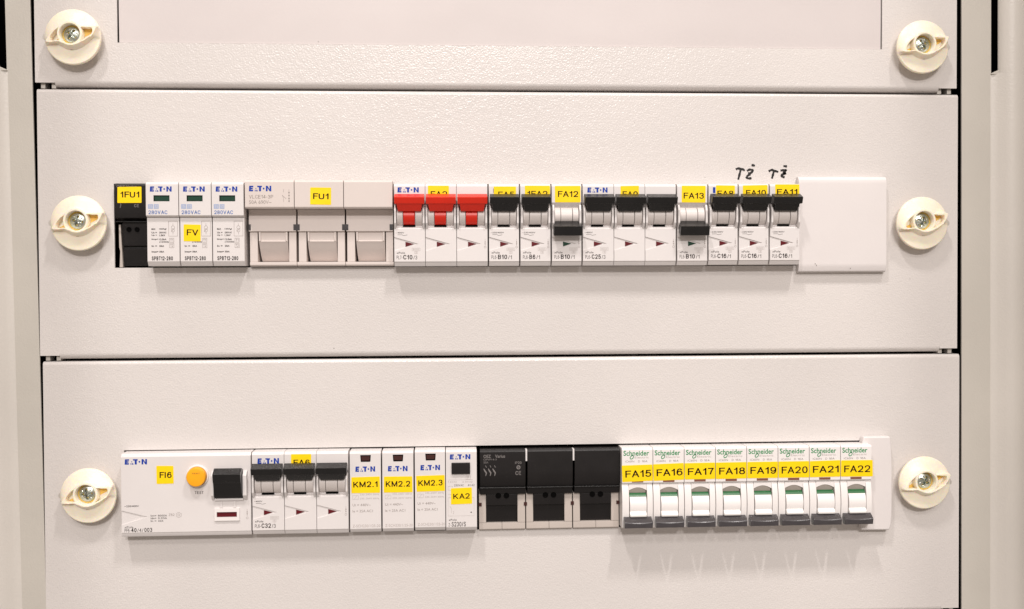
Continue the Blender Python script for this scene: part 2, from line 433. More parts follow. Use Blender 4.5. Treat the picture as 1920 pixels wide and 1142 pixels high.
# marker writing above the two right-hand breakers
def px_poly(pts, ox, oy, k): return [at(ox + x / k, oy + y / k, 0) for x, y in pts]
words = [
    [[(475, 172), (510, 152), (590, 165), (632, 192)], [(562, 165), (538, 260), (515, 352)],
     [(672, 196), (720, 172), (776, 188), (745, 228), (690, 240)], [(668, 292), (715, 262), (740, 262)], [(652, 298), (690, 328), (755, 326)], [(752, 90), (815, 102)]],
    [[(1060, 206), (1110, 178), (1170, 196), (1232, 214)], [(1152, 198), (1135, 265), (1116, 334)],
     [(1270, 190), (1320, 182), (1368, 184), (1325, 232), (1364, 240), (1290, 268), (1300, 296), (1345, 312)], [(1322, 108), (1388, 116)]]]
for wd in words:
    mb = MB()
    for j, st in enumerate(wd):
        pts = [(x - covB.location.x / S, z - covB.location.z / S) for x, z in px_poly(curve(st), 1330, 300, 9.52)]
        ws = [1.25 + 0.2 * math.sin(i * 1.3 + j) for i in range(len(pts))]
        ws[-1] *= 0.6
        mb.stroke(pts, ws, 0.05 + 0.012 * j)
    build('handwriting', mb, 'marker', covB, smooth=False)
for (px, py, r, cv) in ((626, 653, 0.42, covB), (1706, 523, 0.3, covB), (597, 78, 0.3, covA), (1560, 1010, 0.2, covC), (1322, 333, 0.25, covB), (1190, 230, 0.22, covB)):
    x, z = at(px, py, 0)
    mb = MB(); x -= cv.location.x / S; z -= cv.location.z / S
    mb.flat([(x + r * random.uniform(.5, 1.2) * math.cos(a), z + r * .7 * random.uniform(.5, 1.2) * math.sin(a)) for a in [k * math.pi / 4 for k in range(8)]], 0.06)
    build('dirt_speck', mb, 'speck', cv, smooth=False)

# ------------------------------------------------------------------ quarter-turn knobs
def knob_body():
    ctrl = [(22.5, 15.2), (27, 11.6), (43, 7.4), (70, 7.5), (97, 7.9), (130, 7.8), (153, 9.0), (176, 11.0), (189, 12.9), (195.5, 14.3),
            (200, 9.9), (208, 7.0), (232, 5.7), (268, 5.5), (303, 5.9), (330, 7.0), (350, 9.3), (363.5, 11.9), (374, 13.6), (382.5, 15.2)]
    def r_eye(a):
        while a < 22.5: a += 360
        while a >= 382.5: a -= 360
        for (a0, r0), (a1, r1) in zip(ctrl, ctrl[1:]):
            if a0 <= a <= a1:
                t = (a - a0) / (a1 - a0)
                return r0 + (r1 - r0) * t
    angs = sorted(set([k * 3.0 for k in range(120)] + [22.5, 21, 24, 26, 195.5, 194, 197, 199]))
    n = len(angs)
    def ringpts(rf, hf):
        return [(rf(a) * math.cos(math.radians(a)), hf(a), rf(a) * math.sin(math.radians(a))) for a in angs]
    sm = lambda a: sum(r_eye(a + k) for k in (-3, -1.5, 0, 1.5, 3)) / 5
    tipw = lambda a: max(math.exp(-((a - 22.5) / 9) ** 2), math.exp(-((a - 195.5) / 9) ** 2))
    low = lambda a: 1.0 if 200 < a < 360 else 0.0
    crest = lambda a: 5.2 + (0.9 if low(a) else 0.0)
    out_ = lambda a: min(sm(a), 15.2)
    inn = lambda a: max(3.0, out_(a) - 1.15 - 1.6 * tipw(a))
    R0 = 15.0
    rings = [
        ringpts(lambda a: R0 - 0.6, lambda a: 0.0),
        ringpts(lambda a: R0, lambda a: 0.3),
        ringpts(lambda a: R0, lambda a: 1.5),
        ringpts(lambda a: max(R0 - 0.45, out_(a) - 0.1), lambda a: 2.0 if out_(a) < 14 else 3.6),
        ringpts(lambda a: max(R0 * .55 + out_(a) * .45, out_(a) + .05), lambda a: 2.7 + (0.5 if low(a) == 0 else -0.5)),
        ringpts(lambda a: max(R0 * .2 + out_(a) * .8, out_(a) + .04), lambda a: 3.9 + (0.3 if low(a) == 0 else -1.0)),
        ringpts(lambda a: out_(a), lambda a: crest(a) - 0.35),
        ringpts(lambda a: out_(a) - 0.3, lambda a: crest(a)),
        ringpts(lambda a: inn(a) + 0.25, lambda a: crest(a)),
        ringpts(lambda a: inn(a), lambda a: crest(a) - 0.3),
        ringpts(lambda a: inn(a) - 0.1, lambda a: 1.0),
    ]
    mb = MB()
    vs = [p for r in rings for p in r]
    fs = [[j * n + k, j * n + (k + 1) % n, (j + 1) * n + (k + 1) % n, (j + 1) * n + k] for j in range(len(rings) - 1) for k in range(n)]
    fs += [list(range(n))[::-1], [(len(rings) - 1) * n + k for k in range(n)]]
    return mb.add(vs, fs)

def knob_collar():
    mb = MB(); n = 40
    prof = [(6.7, 0.8), (6.7, 5.2), (6.45, 5.5), (5.65, 5.5), (5.4, 5.2), (5.3, 1.1)]
    vs = []; fs = []
    for r, d in prof: vs += [(-0.4 + r * math.cos(2 * math.pi * k / n), d, 1.1 + r * math.sin(2 * math.pi * k / n)) for k in range(n)]
    m_ = len(prof)
    for j in range(m_):
        for k in range(n): fs.append([j * n + k, j * n + (k + 1) % n, ((j + 1) % m_) * n + (k + 1) % n, ((j + 1) % m_) * n + k])
    return mb.add(vs, fs)

def screw_head():
    mb = MB(); N = 48; rr = [0, .35, .7, 1.0, 1.3, 1.6, 1.9, 2.2, 2.5, 2.8, 3.1, 3.5, 3.9, 4.2, 4.45, 4.55]
    def h(x, y):
        r = math.hypot(x, y)
        z = 2.9 - 0.055 * r * r if r < 4.3 else 1.6
        if r > 4.3: z = 1.85 - (r - 4.3) * 3.5
        u, v = abs(x), abs(y)
        arm = min(u, v)
        reach = max(u, v)
        if arm < 0.62 and reach < 2.9: z -= 1.5 * min(1, (0.62 - arm) / 0.2) * min(1, (2.9 - reach) / 0.5 + .1)
        p, q = abs(x + y) / 1.414, abs(x - y) / 1.414        # fine second cross between the arms
        if min(p, q) < 0.16 and 1.6 < max(p, q) < 3.1: z -= 0.25
        return z
    vs = []; fs = []
    for r in rr[1:]:
        for k in range(N):
            a = 2 * math.pi * k / N
            vs.append((r * math.cos(a), h(r * math.cos(a), r * math.sin(a)), r * math.sin(a)))
    m_ = len(rr) - 1
    for j in range(m_ - 1):
        for k in range(N): fs.append([j * N + k, j * N + (k + 1) % N, (j + 1) * N + (k + 1) % N, (j + 1) * N + k])
    vs.append((0, h(0, 0), 0)); c = len(vs) - 1
    for k in range(N): fs.append([c, (k + 1) % N, k])
    vs += [(4.5 * math.cos(2 * math.pi * k / N), 0.4, 4.5 * math.sin(2 * math.pi * k / N)) for k in range(N)]
    for k in range(N): fs.append([(m_ - 1) * N + k, (m_ - 1) * N + (k + 1) % N, c + 1 + (k + 1) % N, c + 1 + k])
    return mb.add(vs, fs)

kn = [('upper left', 136.5, 69.5, -1, 35), ('left', 147.5, 418.5, -1, 12), ('lower left', 165.5, 929.5, -1, -6),
      ('upper right', 1730, 88, 1, 60), ('right', 1729, 418.5, 1, 20), ('lower right', 1733.5, 905, 1, 28)]
klabel = {
    'upper left': 'cream quarter-turn knob at the left end of the topmost cover',
    'left': 'cream quarter-turn knob beside the small black fuse holder',
    'lower left': 'cream quarter-turn knob beside the wide residual current device',
    'upper right': 'cream quarter-turn knob at the right end of the topmost cover',
    'right': 'cream quarter-turn knob beside the large square blank cover',
    'lower right': 'cream quarter-turn knob beside the narrow blank cover',
}
kmesh = None
for who, px, py, side, srot in kn:
    x, z = at(px, py, 6.5)
    if kmesh is None:
        t = thing('turn_knob', klabel[who], 'knob', x, z, 'cream turn knobs holding the covers')
        parts = []
        parts.append(build('body', knob_body(), 'knob', t, angle=40))
        parts.append(build('collar', knob_collar(), 'knob', t, angle=40))
        parts.append(build('screw', screw_head(), 'screw', t, angle=28))
        mb = MB(); mb.box(-0.75, 0.75, 1.5, 3.16, -7.35, -6.75); parts.append(build('vent_hole', mb, 'dark', t))
        mb = MB(); mb.prism_d([(13.4, -1.9), (16.1, -1.1), (16.4, 0.3), (15.6, 1.7), (13.4, 2.4)], 0.1, 1.0); parts.append(build('cam_tab', mb, 'zinc', t, bevel=0.15))
        mb = MB(); mb.disc(0, 0, [(10.5, -4.95), (10.5, -1.0), (13.2, 0.05)], 40); parts.append(build('stem', mb, 'knob', t, angle=40))
        mb = MB(); mb.flat([(11.5 * math.cos(a) * (0.5 + .5 * abs(math.cos(a - .33))), 3.2 * math.sin(a) + .28 * 11.5 * math.cos(a)) for a in [k * math.pi / 12 for k in range(24)]], 1.08); parts.append(build('pocket_floor', mb, 'amber', t))
        mb = MB(); mb.disc(-.4, 1.1, [(5.25, .9), (5.25, 1.2)], 36); parts.append(build('hole_floor', mb, 'amber', t))
        kmesh = parts
    else:
        t = thing('turn_knob', klabel[who], 'knob', x, z, 'cream turn knobs holding the covers')
        parts = []
        for p in kmesh:
            c = p.copy(); COL.objects.link(c); c.parent = t; parts.append(c)
    t.location.y = -5.0 * S
    parts[2].location = (-0.4 * S, 0, 1.1 * S); parts[2].rotation_euler = (0, math.radians(srot), 0)
    parts[4].rotation_euler = (0, 0, math.pi) if side < 0 else (0, 0, 0)
    if side < 0: parts[4].location = (0, -1.1 * S, 0)
    else: parts[4].location = (0, 0, 0)

# ------------------------------------------------------------------ printing helpers
def eaton(mb, x0, x1, z0, z1, d):
    W, H = x1 - x0, z1 - z0
    P = lambda pts: mb.flat([(x0 + u * W, z0 + v * H) for u, v in pts], d)
    P([(0.0, 0), (0.035, 0), (0.045, 1), (0.02, 1)]) if False else None
    P([(0.005, 0), (0.085, 0), (0.10, 1), (0.02, 1)])
    for v0, v1, l in ((0, .27, .19), (.37, .63, .175), (.73, 1, .20)):
        P([(0.085 + 0.004 * v0, v0), (l, v0), (l + .006, v1), (0.088, v1)])
    P([(.265, 0), (.305, 0), (.305, .24), (.265, .24)]); P([(.325, 0), (.40, 0), (.375, .28), (.345, .28)]); P([(.300, .42), (.335, .42), (.335, .6), (.30, .6)])
    P([(.385, .74), (.585, .74), (.585, 1), (.37, 1)]); P([(.455, 0), (.545, 0), (.545, .74), (.455, .74)])
    c = [( .662 + .038 * math.cos(k * math.pi / 6), .5 + .17 * math.sin(k * math.pi / 6)) for k in range(12)]; P(c)
    P([(.76, 0), (.835, 0), (.835, 1), (.76, 1)]); P([(.925, 0), (1, 0), (1, 1), (.925, 1)])
    P([(.835, 1), (.835, .62), (.925, 0), (.925, .38)])
    return mb

def sticker(parent, x0, x1, z0, z1, d, txt, tx0, tx1, tz0, tz1, rot=0.0, bold=0.012):
    cx, cz = (x0 + x1) / 2, (z0 + z1) / 2
    c, s_ = math.cos(rot), math.sin(rot)
    R_ = lambda x, z: (cx + c * (x - cx) - s_ * (z - cz), cz + s_ * (x - cx) + c * (z - cz))
    j = lambda: random.uniform(-0.10, 0.10)
    # paper with slightly uneven, softly rounded corners
    r = 0.35
    pts = []
    for (ax, az, a0) in ((x1 - r, z1 - r, 0), (x0 + r, z1 - r, 90), (x0 + r, z0 + r, 180), (x1 - r, z0 + r, 270)):
        jx, jz = j(), j()
        for k in range(3):
            a = math.radians(a0 + 45 * k)
            pts.append(R_(ax + jx + r * math.cos(a), az + jz + r * math.sin(a)))
    mb = MB(); mb.prism_d(pts, d - 0.02, d + 0.13)
    st = build('label_sticker', mb, 'yellow', parent, smooth=False)
    mb = MB(); mb.text(txt, tx0, tx1, tz0, tz1, d + 0.17, bold, rot)
    build('lettering', mb, 'ink', st, smooth=False)
    return st

def blur_lines(mb, rows, d, h=0.5):
    for (x0, x1, z, t) in rows: mb.text(t, x0, x1, z - h / 2, z + h / 2, d, 0.004)

# ------------------------------------------------------------------ Eaton-style miniature breakers
def mcb_pole(t, x, w_, h, F, on, colour, first=True, last=True):
    body = MB()
    body.prism_x([(-14, 0), (F - 1.7, 0), (F - 0.5, 2.3), (F - 0.5, 20.9), (F - 1.2, 21.4), (F - 2.6, 21.8), (F - 2.6, h - 12.6), (F, h - 10.4), (F, h - 1.3), (F - 1.1, h), (-14, h)], x + 0.08, x + w_ - 0.08)
    build('pole_body', body, 'white', t, bevel=0.18)
    # front plate with the triangular notch from the left
    pl = MB()
    za, zb_, zc = h - 29.5, h - 33.2, h - 36.9
    pl.prism_d([(x + 0.12, 2.4), (x + w_ - 0.12, 2.4), (x + w_ - 0.12, 20.7), (x + 0.12, 20.7), (x + 0.12, za), (x + 0.7, za - 0.15), (x + 13.3, zb_), (x + 0.7, zc + 0.15), (x + 0.12, zc)], F - 0.6, F)
    build('front_plate', pl, 'white', t, bevel=0.12, seg=1)
    win = MB()
    win.prism_d([(x + 6.3, h - 32.0), (x + 10.9, h - 33.2), (x + 6.3, h - 34.7)], F - 0.52, F - 0.25)
    build('indicator_window', win, 'maroon' if on else 'dkgreen', t, smooth=False)
    for a, b in ((x + 0.22, x + 1.35), (x + w_ - 1.45, x + w_ - 0.3)):
        ck = MB()
        ck.prism_x([(3.4, 20.5), (F + 0.15, 20.5), (F + 2.2, 23.6), (F + 2.3, 30.6), (F + 0.7, 33.8), (3.4, 33.8)], a, b)
        build('cheek', ck, 'white', t, bevel=0.25)
    cdp, cz, r = F - 4.5, 27.6, 5.5
    dr = MB()
    for a, b in ((x + 1.6, x + 4.9), (x + 11.75, x + w_ - 1.7)):
        dr.arc_x(a, b, cdp, cz, r, -80, 80, 16)
    build('drum', dr, 'drum', t, bevel=0.12, seg=1, angle=24)
    tn = MB(); tn.arc_x(x + 5.15, x + 11.45, cdp, cz, r - 0.1, -72, 80, 16)
    build('drum_tongue', tn, 'red' if colour == 'red' else 'drum', t, bevel=0.12, seg=1, angle=24)
    gp = MB(); gp.box(x + 4.95, x + 11.7, 3.3, F - 1.6, 21.85, 22.7); build('drum_gap', gp, 'dark', t, smooth=False)
    tg = MB()
    if on:
        tg.prism_x([(F + 0.9, 33.9), (F + 5.9, 33.9), (F + 7.3, 37.4), (F + 2.0, 39.7), (F + 0.9, 38.2)], x + 0.5, x + w_ - 0.35)
        tgl = build('toggle', tg, colour, t, bevel=0.3)
        nk = MB(); nk.add([(x + 2.4, F - 1, 30.1), (x + w_ - 2.3, F - 1, 30.1), (x + w_ - 2.3, F + 2.3, 30.1), (x + 2.4, F + 2.3, 30.1),
                           (x + 1.6, F + 0.95, 34.3), (x + w_ - 1.5, F + 0.95, 34.3), (x + w_ - 1.5, F + 5.7, 34.3), (x + 1.6, F + 5.7, 34.3)],
                          [[0, 1, 2, 3], [4, 5, 6, 7], [0, 1, 5, 4], [1, 2, 6, 5], [2, 3, 7, 6], [3, 0, 4, 7]])
        build('toggle_neck', nk, colour, tgl, bevel=0.3)
    else:
        tg.prism_x([(F + 1.6, 18.0), (F + 5.8, 16.3), (F + 7.2, 21.4), (F + 3.4, 22.9), (F + 1.6, 22.2)], x + 0.6, x + w_ - 0.3)
        tgl = build('toggle', tg, colour, t, bevel=0.3)
        nk = MB(); nk.add([(x + 1.9, F + 0.2, 24.8), (x + w_ - 1.9, F + 0.2, 24.8), (x + w_ - 1.6, F + 4.0, 22.6), (x + 1.6, F + 4.0, 22.6),
                           (x + 1.9, F - 1, 21.5), (x + w_ - 1.9, F - 1, 21.5), (x + w_ - 1.6, F + 2.8, 19.5), (x + 1.6, F + 2.8, 19.5)],
                          [[0, 1, 2, 3], [4, 5, 6, 7], [0, 1, 5, 4], [1, 2, 6, 5], [2, 3, 7, 6], [3, 0, 4, 7]])
        build('toggle_neck', nk, colour, tgl, bevel=0.25)
    pr = MB()
    d = F + 0.05
    if first is not None and first:
        volt, typ, cur, n = first
        pr.text(volt, x + 1.0, x + (5.6 if len(volt) < 7 else 8.4), h - 27.4, h - 26.6, d, 0.006)
        pr.stroke([(x + 2.0, h - 28.1), (x + 4.4, h - 28.1), (x + 5.4, h - 28.6), (x + 7.4, h - 28.2)], 0.16, d)
        pr.text('xPole', x + 1.4, x + 6.0, h - 38.6, h - 37.5, d, 0.004)
        pr.text(typ, x + 1.4, x + 4.6, h - 41.6, h - 39.6, d, 0.0)
        e = 10.1 if len(cur) > 2 else 8.3
        pr.text(cur, x + 5.0, x + e, h - 41.7, h - 39.2, d, 0.022)
        pr.text('/' + n, x + e + 0.5, x + e + 2.6, h - 41.7, h - 39.6, d, 0.0)
        build('printed_text', pr, 'print', t, smooth=False)
        p2 = MB(); p2.frame(x + 9.8, x + 14.4, h - 37.0, h - 35.4, 0.12, d); p2.text('6000', x + 10.4, x + 13.8, h - 36.6, h - 35.8, d, 0)
        p2.frame(x + 11.2, x + 13.0, h - 38.6, h - 37.3, 0.12, d); p2.text('3', x + 11.8, x + 12.4, h - 38.4, h - 37.5, d, 0)
        build('printed_symbol', p2, 'pale', t, smooth=False)
    if last:
        p3 = MB(); lx = x + w_ - 1.5
        p3.stroke([(lx, h - 30.5), (lx, h - 34.2)], 0.14, d)
        p3.flat([(lx - .35, h - 32.4), (lx + .35, h - 32.4), (lx, h - 31.5)], d + .01); p3.flat([(lx - .35, h - 33.0), (lx + .35, h - 33.0), (lx, h - 33.9)], d + .01)
        p3.ring(lx, h - 35.0, 0.55, 0.14, d, 12)
        build('position_symbol', p3, 'grey', t, smooth=False)

H1, Z1 = 45.4, -23.9
def breaker(px0, px1, z0, h, poles, on, colour, prt, label, stick=None, logo=None, group='modular breakers of the upper row', F=10, last=True, lift=0.0):
    x0 = at(px0 + 0.5, 420, F)[0] if z0 > -100 else at(px0 + 0.5, 920, F)[0]
    x1 = at(px1 - 0.5, 420, F)[0] if z0 > -100 else at(px1 - 0.5, 920, F)[0]
    t = thing('circuit_breaker', label, 'circuit breaker', x0, z0, group)
    W = x1 - x0; w_ = W / poles
    for k in range(poles):
        mcb_pole(t, k * w_, w_, h, F, on, colour, prt if k == 0 else None, last and k == poles - 1)
    if logo:
        mb = MB(); eaton(mb, logo[0], logo[1], logo[2], logo[3], F + 0.06); build('logo', mb, 'blue', t, smooth=False)
    if stick: sticker(t, *stick[:4], F, *stick[4:])
    return t

# ------------------------------------------------------------------ row 1
# black single fuse holder, set back
def fuse_1():
    x0 = at(213, 420, 4)[0]; x1 = at(275, 420, 4)[0]; z0 = -23.8; h = 46.0
    t = thing('fuse_holder', 'single black fuse holder with yellow 1FU1 label', 'fuse holder', x0, z0, 'fuse holders')
    W = x1 - x0 - 0.3
    mb = MB(); mb.prism_x([(-16, h - 20.5), (-1.5, h - 20.5), (2.2, h - 19.0), (3.0, h - 13), (3.2, h - 1), (2.6, h), (-16, h)], 0.4, W)
    build('upper_block', mb, 'black', t, bevel=0.3)
    mb = MB(); mb.box(0.6, W - 0.1, 2.0, 2.9, h - 21.2, h - 20.75); build('edge_rib', mb, 'toggle', t, bevel=0.12)
    mb = MB()
    mb.prism_x([(-16, 0.6), (-2.2, 0.6), (-1.2, 10.3), (-2.2, 10.5), (-2.2, 11.6), (-0.4, 11.8), (0.8, h - 21.3), (-16, h - 21.3)], 3.6, W - 0.2)
    build('handle', mb, 'black', t, bevel=0.3)
    for cx in (7.2, 11.6):
        mb = MB(); mb.disc(cx, h - 25.2, [(1.35, 0.2), (1.35, 0.86)], 20); build('test_hole', mb, 'dark', t)
    mb = MB(); mb.prism_d([(1.3, h - 22.4), (2.3, h - 22.4), (3.3, 0.0), (1.5, 0.0), (1.9, 9), (1.4, 11)], -8, -0.6); build('side_post', mb, 'cream', t, bevel=0.2)
    mb = MB(); mb.prism_d([(W - 0.25, h - 23.5), (W + 0.5, h - 23.5), (W + 0.5, 6.0), (W - 0.1, 6.0)], -8, -0.8); build('side_post', mb, 'cream', t, bevel=0.1)
    mb = MB(); mb.text('OEZ Varius', 1.6, 12.4, h - 2.5, h - 1.0, 3.26, 0.01)
    mb.text('CE', 10.9, 13.4, h - 13.1, h - 11.4, 3.12, 0.015)
    mb.stroke([(3.5, h - 10.8), (3.8, h - 11.8), (3.3, h - 13.4)], 0.3, 3.14)
    build('printed_text', mb, 'silver', t, smooth=False)
    sticker(t, 2.0, 15.0, h - 10.7, h - 1.9, 3.2, '1FU1', 3.5, 13.9, h - 7.8, h - 4.5, 0.0, 0.016)
fuse_1()

# three surge arresters
def arrester(px0, px1, label, fv=False):
    F = 10
    x0 = at(px0 + .5, 420, F)[0]; x1 = at(px1 - .5, 420, F)[0]; W = x1 - x0; h = 45.6; z0 = -23.4
    t = thing('surge_arrester', label, 'surge arrester', x0, z0, 'white surge arresters')
    mb = MB(); mb.prism_x([(-14, 0), (F - 1.6, 0), (F, 2.6), (F, 26.4), (-14, 26.4)], 0.08, W - 0.08); build('base_body', mb, 'white', t, bevel=0.22)
    mb = MB(); mb.prism_x([(-14, 26.5), (F + 0.6, 26.5), (F + 1.9, 27.4), (F + 1.9, h - 1.2), (F + 0.8, h), (-14, h)], 0.02, W - 0.02); build('plug_module', mb, 'white', t, bevel=0.22)
    d = F + 1.95
    mb = MB(); eaton(mb, 2.2, 13.9, 40.3, 43.1, d); build('logo', mb, 'blue', t, smooth=False)
    fr = MB(); fr.box(4.2, 12.7, F + 1.6, F + 1.98, 35.1, 38.3); wf = build('status_window', fr, 'dark', t, smooth=False)
    fr = MB(); fr.box(4.75, 12.45, F + 1.7, F + 2.02, 35.3, 37.7); build('window_pane', fr, 'dkgreen', wf, smooth=False)
    mb = MB(); mb.rect(1.2, 3.9, 31.0, 33.5, d); mb.rect(4.3, 6.9, 31.0, 33.5, d); build('printed_box', mb, 'paleblue', t, smooth=False)
    mb = MB(); mb.text('T1', 1.9, 3.3, 31.4, 33.0, d + .03); mb.text('T2', 4.9, 6.4, 31.4, 33.0, d + .03); build('printed_text', mb, 'white', t, smooth=False)
    mb = MB(); mb.text('280VAC', 1.4, 11.5, 28.1, 30.1, d, 0.012); build('voltage_text', mb, 'midblue', t, smooth=False)
    d = F + .05
    mb = MB(); mb.frame(11.5, 16.4, 16.2, 24.5, 0.16, d)
    cx = 13.9
    mb.stroke([(cx, 23.2), (cx, 21.9)], .15, d); mb.ring(cx, 21.0, .9, .16, d, 14); mb.stroke([(cx - .9, 18.7), (cx + .9, 20.8)], .16, d + .01); mb.ring(cx, 19.4, .85, .16, d + .02, 14); mb.stroke([(cx, 18.5), (cx, 17.2)], .15, d)
    mb.frame(11.9, 14.4, 12.8, 15.2, .15, d); mb.frame(11.9, 14.4, 9.9, 12.3, .15, d)
    mb.text('T1', 12.4, 13.9, 13.3, 14.7, d); mb.text('T2', 12.4, 13.9, 10.4, 11.8, d)
    build('circuit_symbol', mb, 'grey', t, smooth=False)
    mb = MB(); zz = [20.1, 18.2, 16.7, 14.5, 13.0, 10.9, 7.8]
    a = ['MAX', 'Uc =', 'Up <', 'Iimp=', '', 'In =', 'Imax=']; b = ['160Agl', '280VAC', '1.5kV', '12.5kA', '(10/350)', '25kA', '50kA']
    for z, p, q in zip(zz, a, b):
        if p: mb.text(p, 2.4, 2.4 + .72 * len(p), z - .45, z + .5, d, .03)
        mb.text(q, 6.5, 6.5 + .64 * len(q), z - .45, z + .5, d, .03)
    mb.text('SPBT12-280', 2.4, 13.7, 3.1, 5.3, d, .03)
    build('printed_text', mb, 'print', t, smooth=False)
    if fv: sticker(t, 2.0, 11.0, 13.4, 22.6, F, 'FV', 3.6, 9.8, 16.6, 19.9, -0.02, .012)
arrester(275, 337, 'white surge arrester next to the black 1FU1 fuse holder')
arrester(337, 398, 'white surge arrester with the yellow FV label', True)
arrester(398, 459, 'white surge arrester next to the wide beige fuse disconnector')

# beige three-pole fuse disconnector
def disconnector():
    F = 13
    x0 = at(459, 420, F)[0]; x1 = at(736.5, 420, F)[0]; W = x1 - x0; h = 46.9; z0 = -23.7
    t = thing('fuse_disconnector', 'wide beige three-handle fuse disconnector with FU1 label', 'fuse disconnector', x0, z0, 'fuse holders')
    P = W / 3
    for k in range(3):
        x = k * P
        mb = MB(); mb.prism_x([(-12, 31.4), (F - .8, 31.4), (F, 32.2), (F, h - 1.0), (F - .9, h), (1.5, h), (.5, h - 1.4), (-12, h - 1.4)], x + .14, x + P - .14)
        hb = build('handle_block', mb, 'beige', t, bevel=.22)
        mb = MB()
        mb.prism_x([(-12, 19.3), (5.2, 19.3), (4.4, 29.5), (5.0, 31.3), (-12, 31.3)], x + .5, x + P - .3)
        build('handle_throat', mb, 'beige', hb, bevel=.25)
        mb = MB()
        prof = [(-12, 2.8), (-2.6, 2.8), (0.6, 6.5), (2.8, 10.2), (4.0, 13.2), (4.6, 13.8), (3.8, 14.2), (4.0, 18.6), (5.2, 19.2), (-12, 19.2)]
        n = len(prof)
        xa = lambda z: x + 5.6 + (19.3 - z) * .055
        xb = lambda z: x + P - 4.9 + (0) * z
        vs = [(xa(z), d, z) for d, z in prof] + [(xb(z), d, z) for d, z in prof]
        mb.add(vs, [[i, (i + 1) % n, n + (i + 1) % n, n + i] for i in range(n)] + [list(range(n)), list(range(n, 2 * n))])
        build('handle_tongue', mb, 'beige', hb, bevel=.2)
        fr = MB(); 
        for a, b in ((x + 6.0, x + 7.0), (x + P - 6.1, x + P - 5.2)):
            fr.box(a, b, 2, 4.9, 13.9, 19.0)
        build('tongue_rim', fr, 'beige', hb, bevel=.2)
        for a, b in ((x + .9, x + 5.2), (x + P - 4.4, x + P - .35)):
            mb = MB(); mb.prism_x([(-12, 2.5), (3.9, 2.5), (3.9, 19.2), (3.0, 20.2), (-12, 20.2)], a, b); build('frame_post', mb, 'beige', t, bevel=.25)
        mb = MB(); mb.prism_x([(-12, 0), (3.4, 0), (4.4, .8), (4.4, 2.45), (-12, 2.45)], x + .9 if k == 0 else x + .1, x + P - .1); build('frame_bar', mb, 'beige', t, bevel=.2)
    mb = MB()
    for k in range(4):
        x = k * P
        a, b = max(.5, x - 1.7), min(W - .3, x + 1.7)
        if k == 3: a, b = W - 2.2, W - .4
        mb.box(a, b, 0, 5.35, 19.9, 23.2)
    build('latch_recess', mb, 'slate', t, smooth=False)
    mb = MB(); eaton(mb, 2.3, 14.4, 40.7, 43.7, F + .06); build('logo', mb, 'blue', t, smooth=False)
    d = F + .05
    mb = MB(); mb.text('VLCE14-3P', 2.4, 15.4, 36.8, 38.7, d); mb.text('50A 690V~', 2.4, 14.4, 33.9, 35.8, d)
    for x in (21.0, 23.9):
        mb.stroke([(x, 41.8), (x, 40.2)], .16, d); mb.stroke([(x - .0, 36.8), (x, 34.8)], .16, d)
    mb.stroke([(21.0, 37.0), (20.2, 38.6), (22.4, 36.6)], .2, d)
    for z in (40.0, 38.4, 36.8, 35.4): mb.ring(23.9, z, .25, .3, d, 8)
    mb.stroke([(23.9, 40.2), (23.9, 36.8)], .14, d)
    build('printed_text', mb, 'grey', t, smooth=False)
    sticker(t, 35.3, 46.6, 33.4, 42.8, F, 'FU1', 36.9, 45.4, 36.4, 39.6, -.02, .016)
disconnector()

H = H1
up = 'circuit breakers of the upper row'
LG = lambda x0, x1: (x0, x1, H - 4.8, H - 2.0)
breaker(738, 915, Z1, H, 3, True, 'red', ('~400V', 'PL7-', 'C10', '3'), 'three-pole circuit breaker with red toggles', (18.9, 30.4, 35.2, 44.3, 'FA2', 20.3, 29.4, H - 7.4, H - 4.1, 0.0), LG(2.0, 13.8), up)
t5 = breaker(916, 974, Z1, H, 1, True, 'toggle', ('~230/400V', 'PL6-', 'B10', '1'), 'single-pole breaker right beside the red toggles', (2.9, 15.2, 35.2, 44.0, 'FA5', 5.3, 14.2, H - 7.6, H - 4.3, 0.0), None, up)
mb = MB(); mb.rect(2.5, 2.95, H - 4.9, H - 2.6, 10.04); build('logo', mb, 'blue', t5, smooth=False)
breaker(975, 1033, Z1, H, 1, True, 'toggle', ('~230/400V', 'PL6-', 'B6', '1'), 'single-pole breaker printed B6 with label 1FA2, toggle up', (2.7, 16.6, 35.2, 44.4, '1FA2', 3.9, 15.2, H - 7.2, H - 3.9, 0.0), None, up)
breaker(1034, 1091, Z1, H, 1, False, 'toggle', ('~230/400V', 'PL6-', 'B10', '1'), 'switched-off breaker with yellow FA12 label and toggle down', (1.9, 16.1, 35.2, 44.3, 'FA12', 3.5, 14.8, H - 7.3, H - 4.0, 0.0), None, up)
breaker(1092, 1268, Z1, H, 3, True, 'toggle', ('~400V', 'PL6-', 'C25', '3'), 'three-pole breaker with black toggles printed C25 in the upper row', (21.3, 31.7, 35.2, 44.3, 'FA9', 22.4, 31.0, H - 7.4, H - 4.1, 0.0), LG(2.6, 14.0), up)
breaker(1269, 1327, Z1, H, 1, False, 'toggle', ('~230/400V', 'PL6-', 'B10', '1'), 'switched-off breaker with yellow FA13 label and toggle down', (2.7, 16.1, 35.0, 44.4, 'FA13', 3.7, 15.2, H - 8.2, H - 4.9, -0.01), None, up)
t8 = breaker(1328, 1384, Z1 + .2, H, 1, True, 'toggle', ('~230/400V', 'PL6-', 'C16', '1'), 'single-pole C16 breaker beside the FA13 breaker, partly covered blue logo', (4.2, 15.0, 35.4, 44.4, 'FA8', 5.0, 14.2, H - 7.1, H - 3.9, 0.0), None, up)
mb = MB(); mb.rect(2.5, 3.9, H - 5.2, H - 2.0, 10.05); build('logo', mb, 'blue', t8, smooth=False)
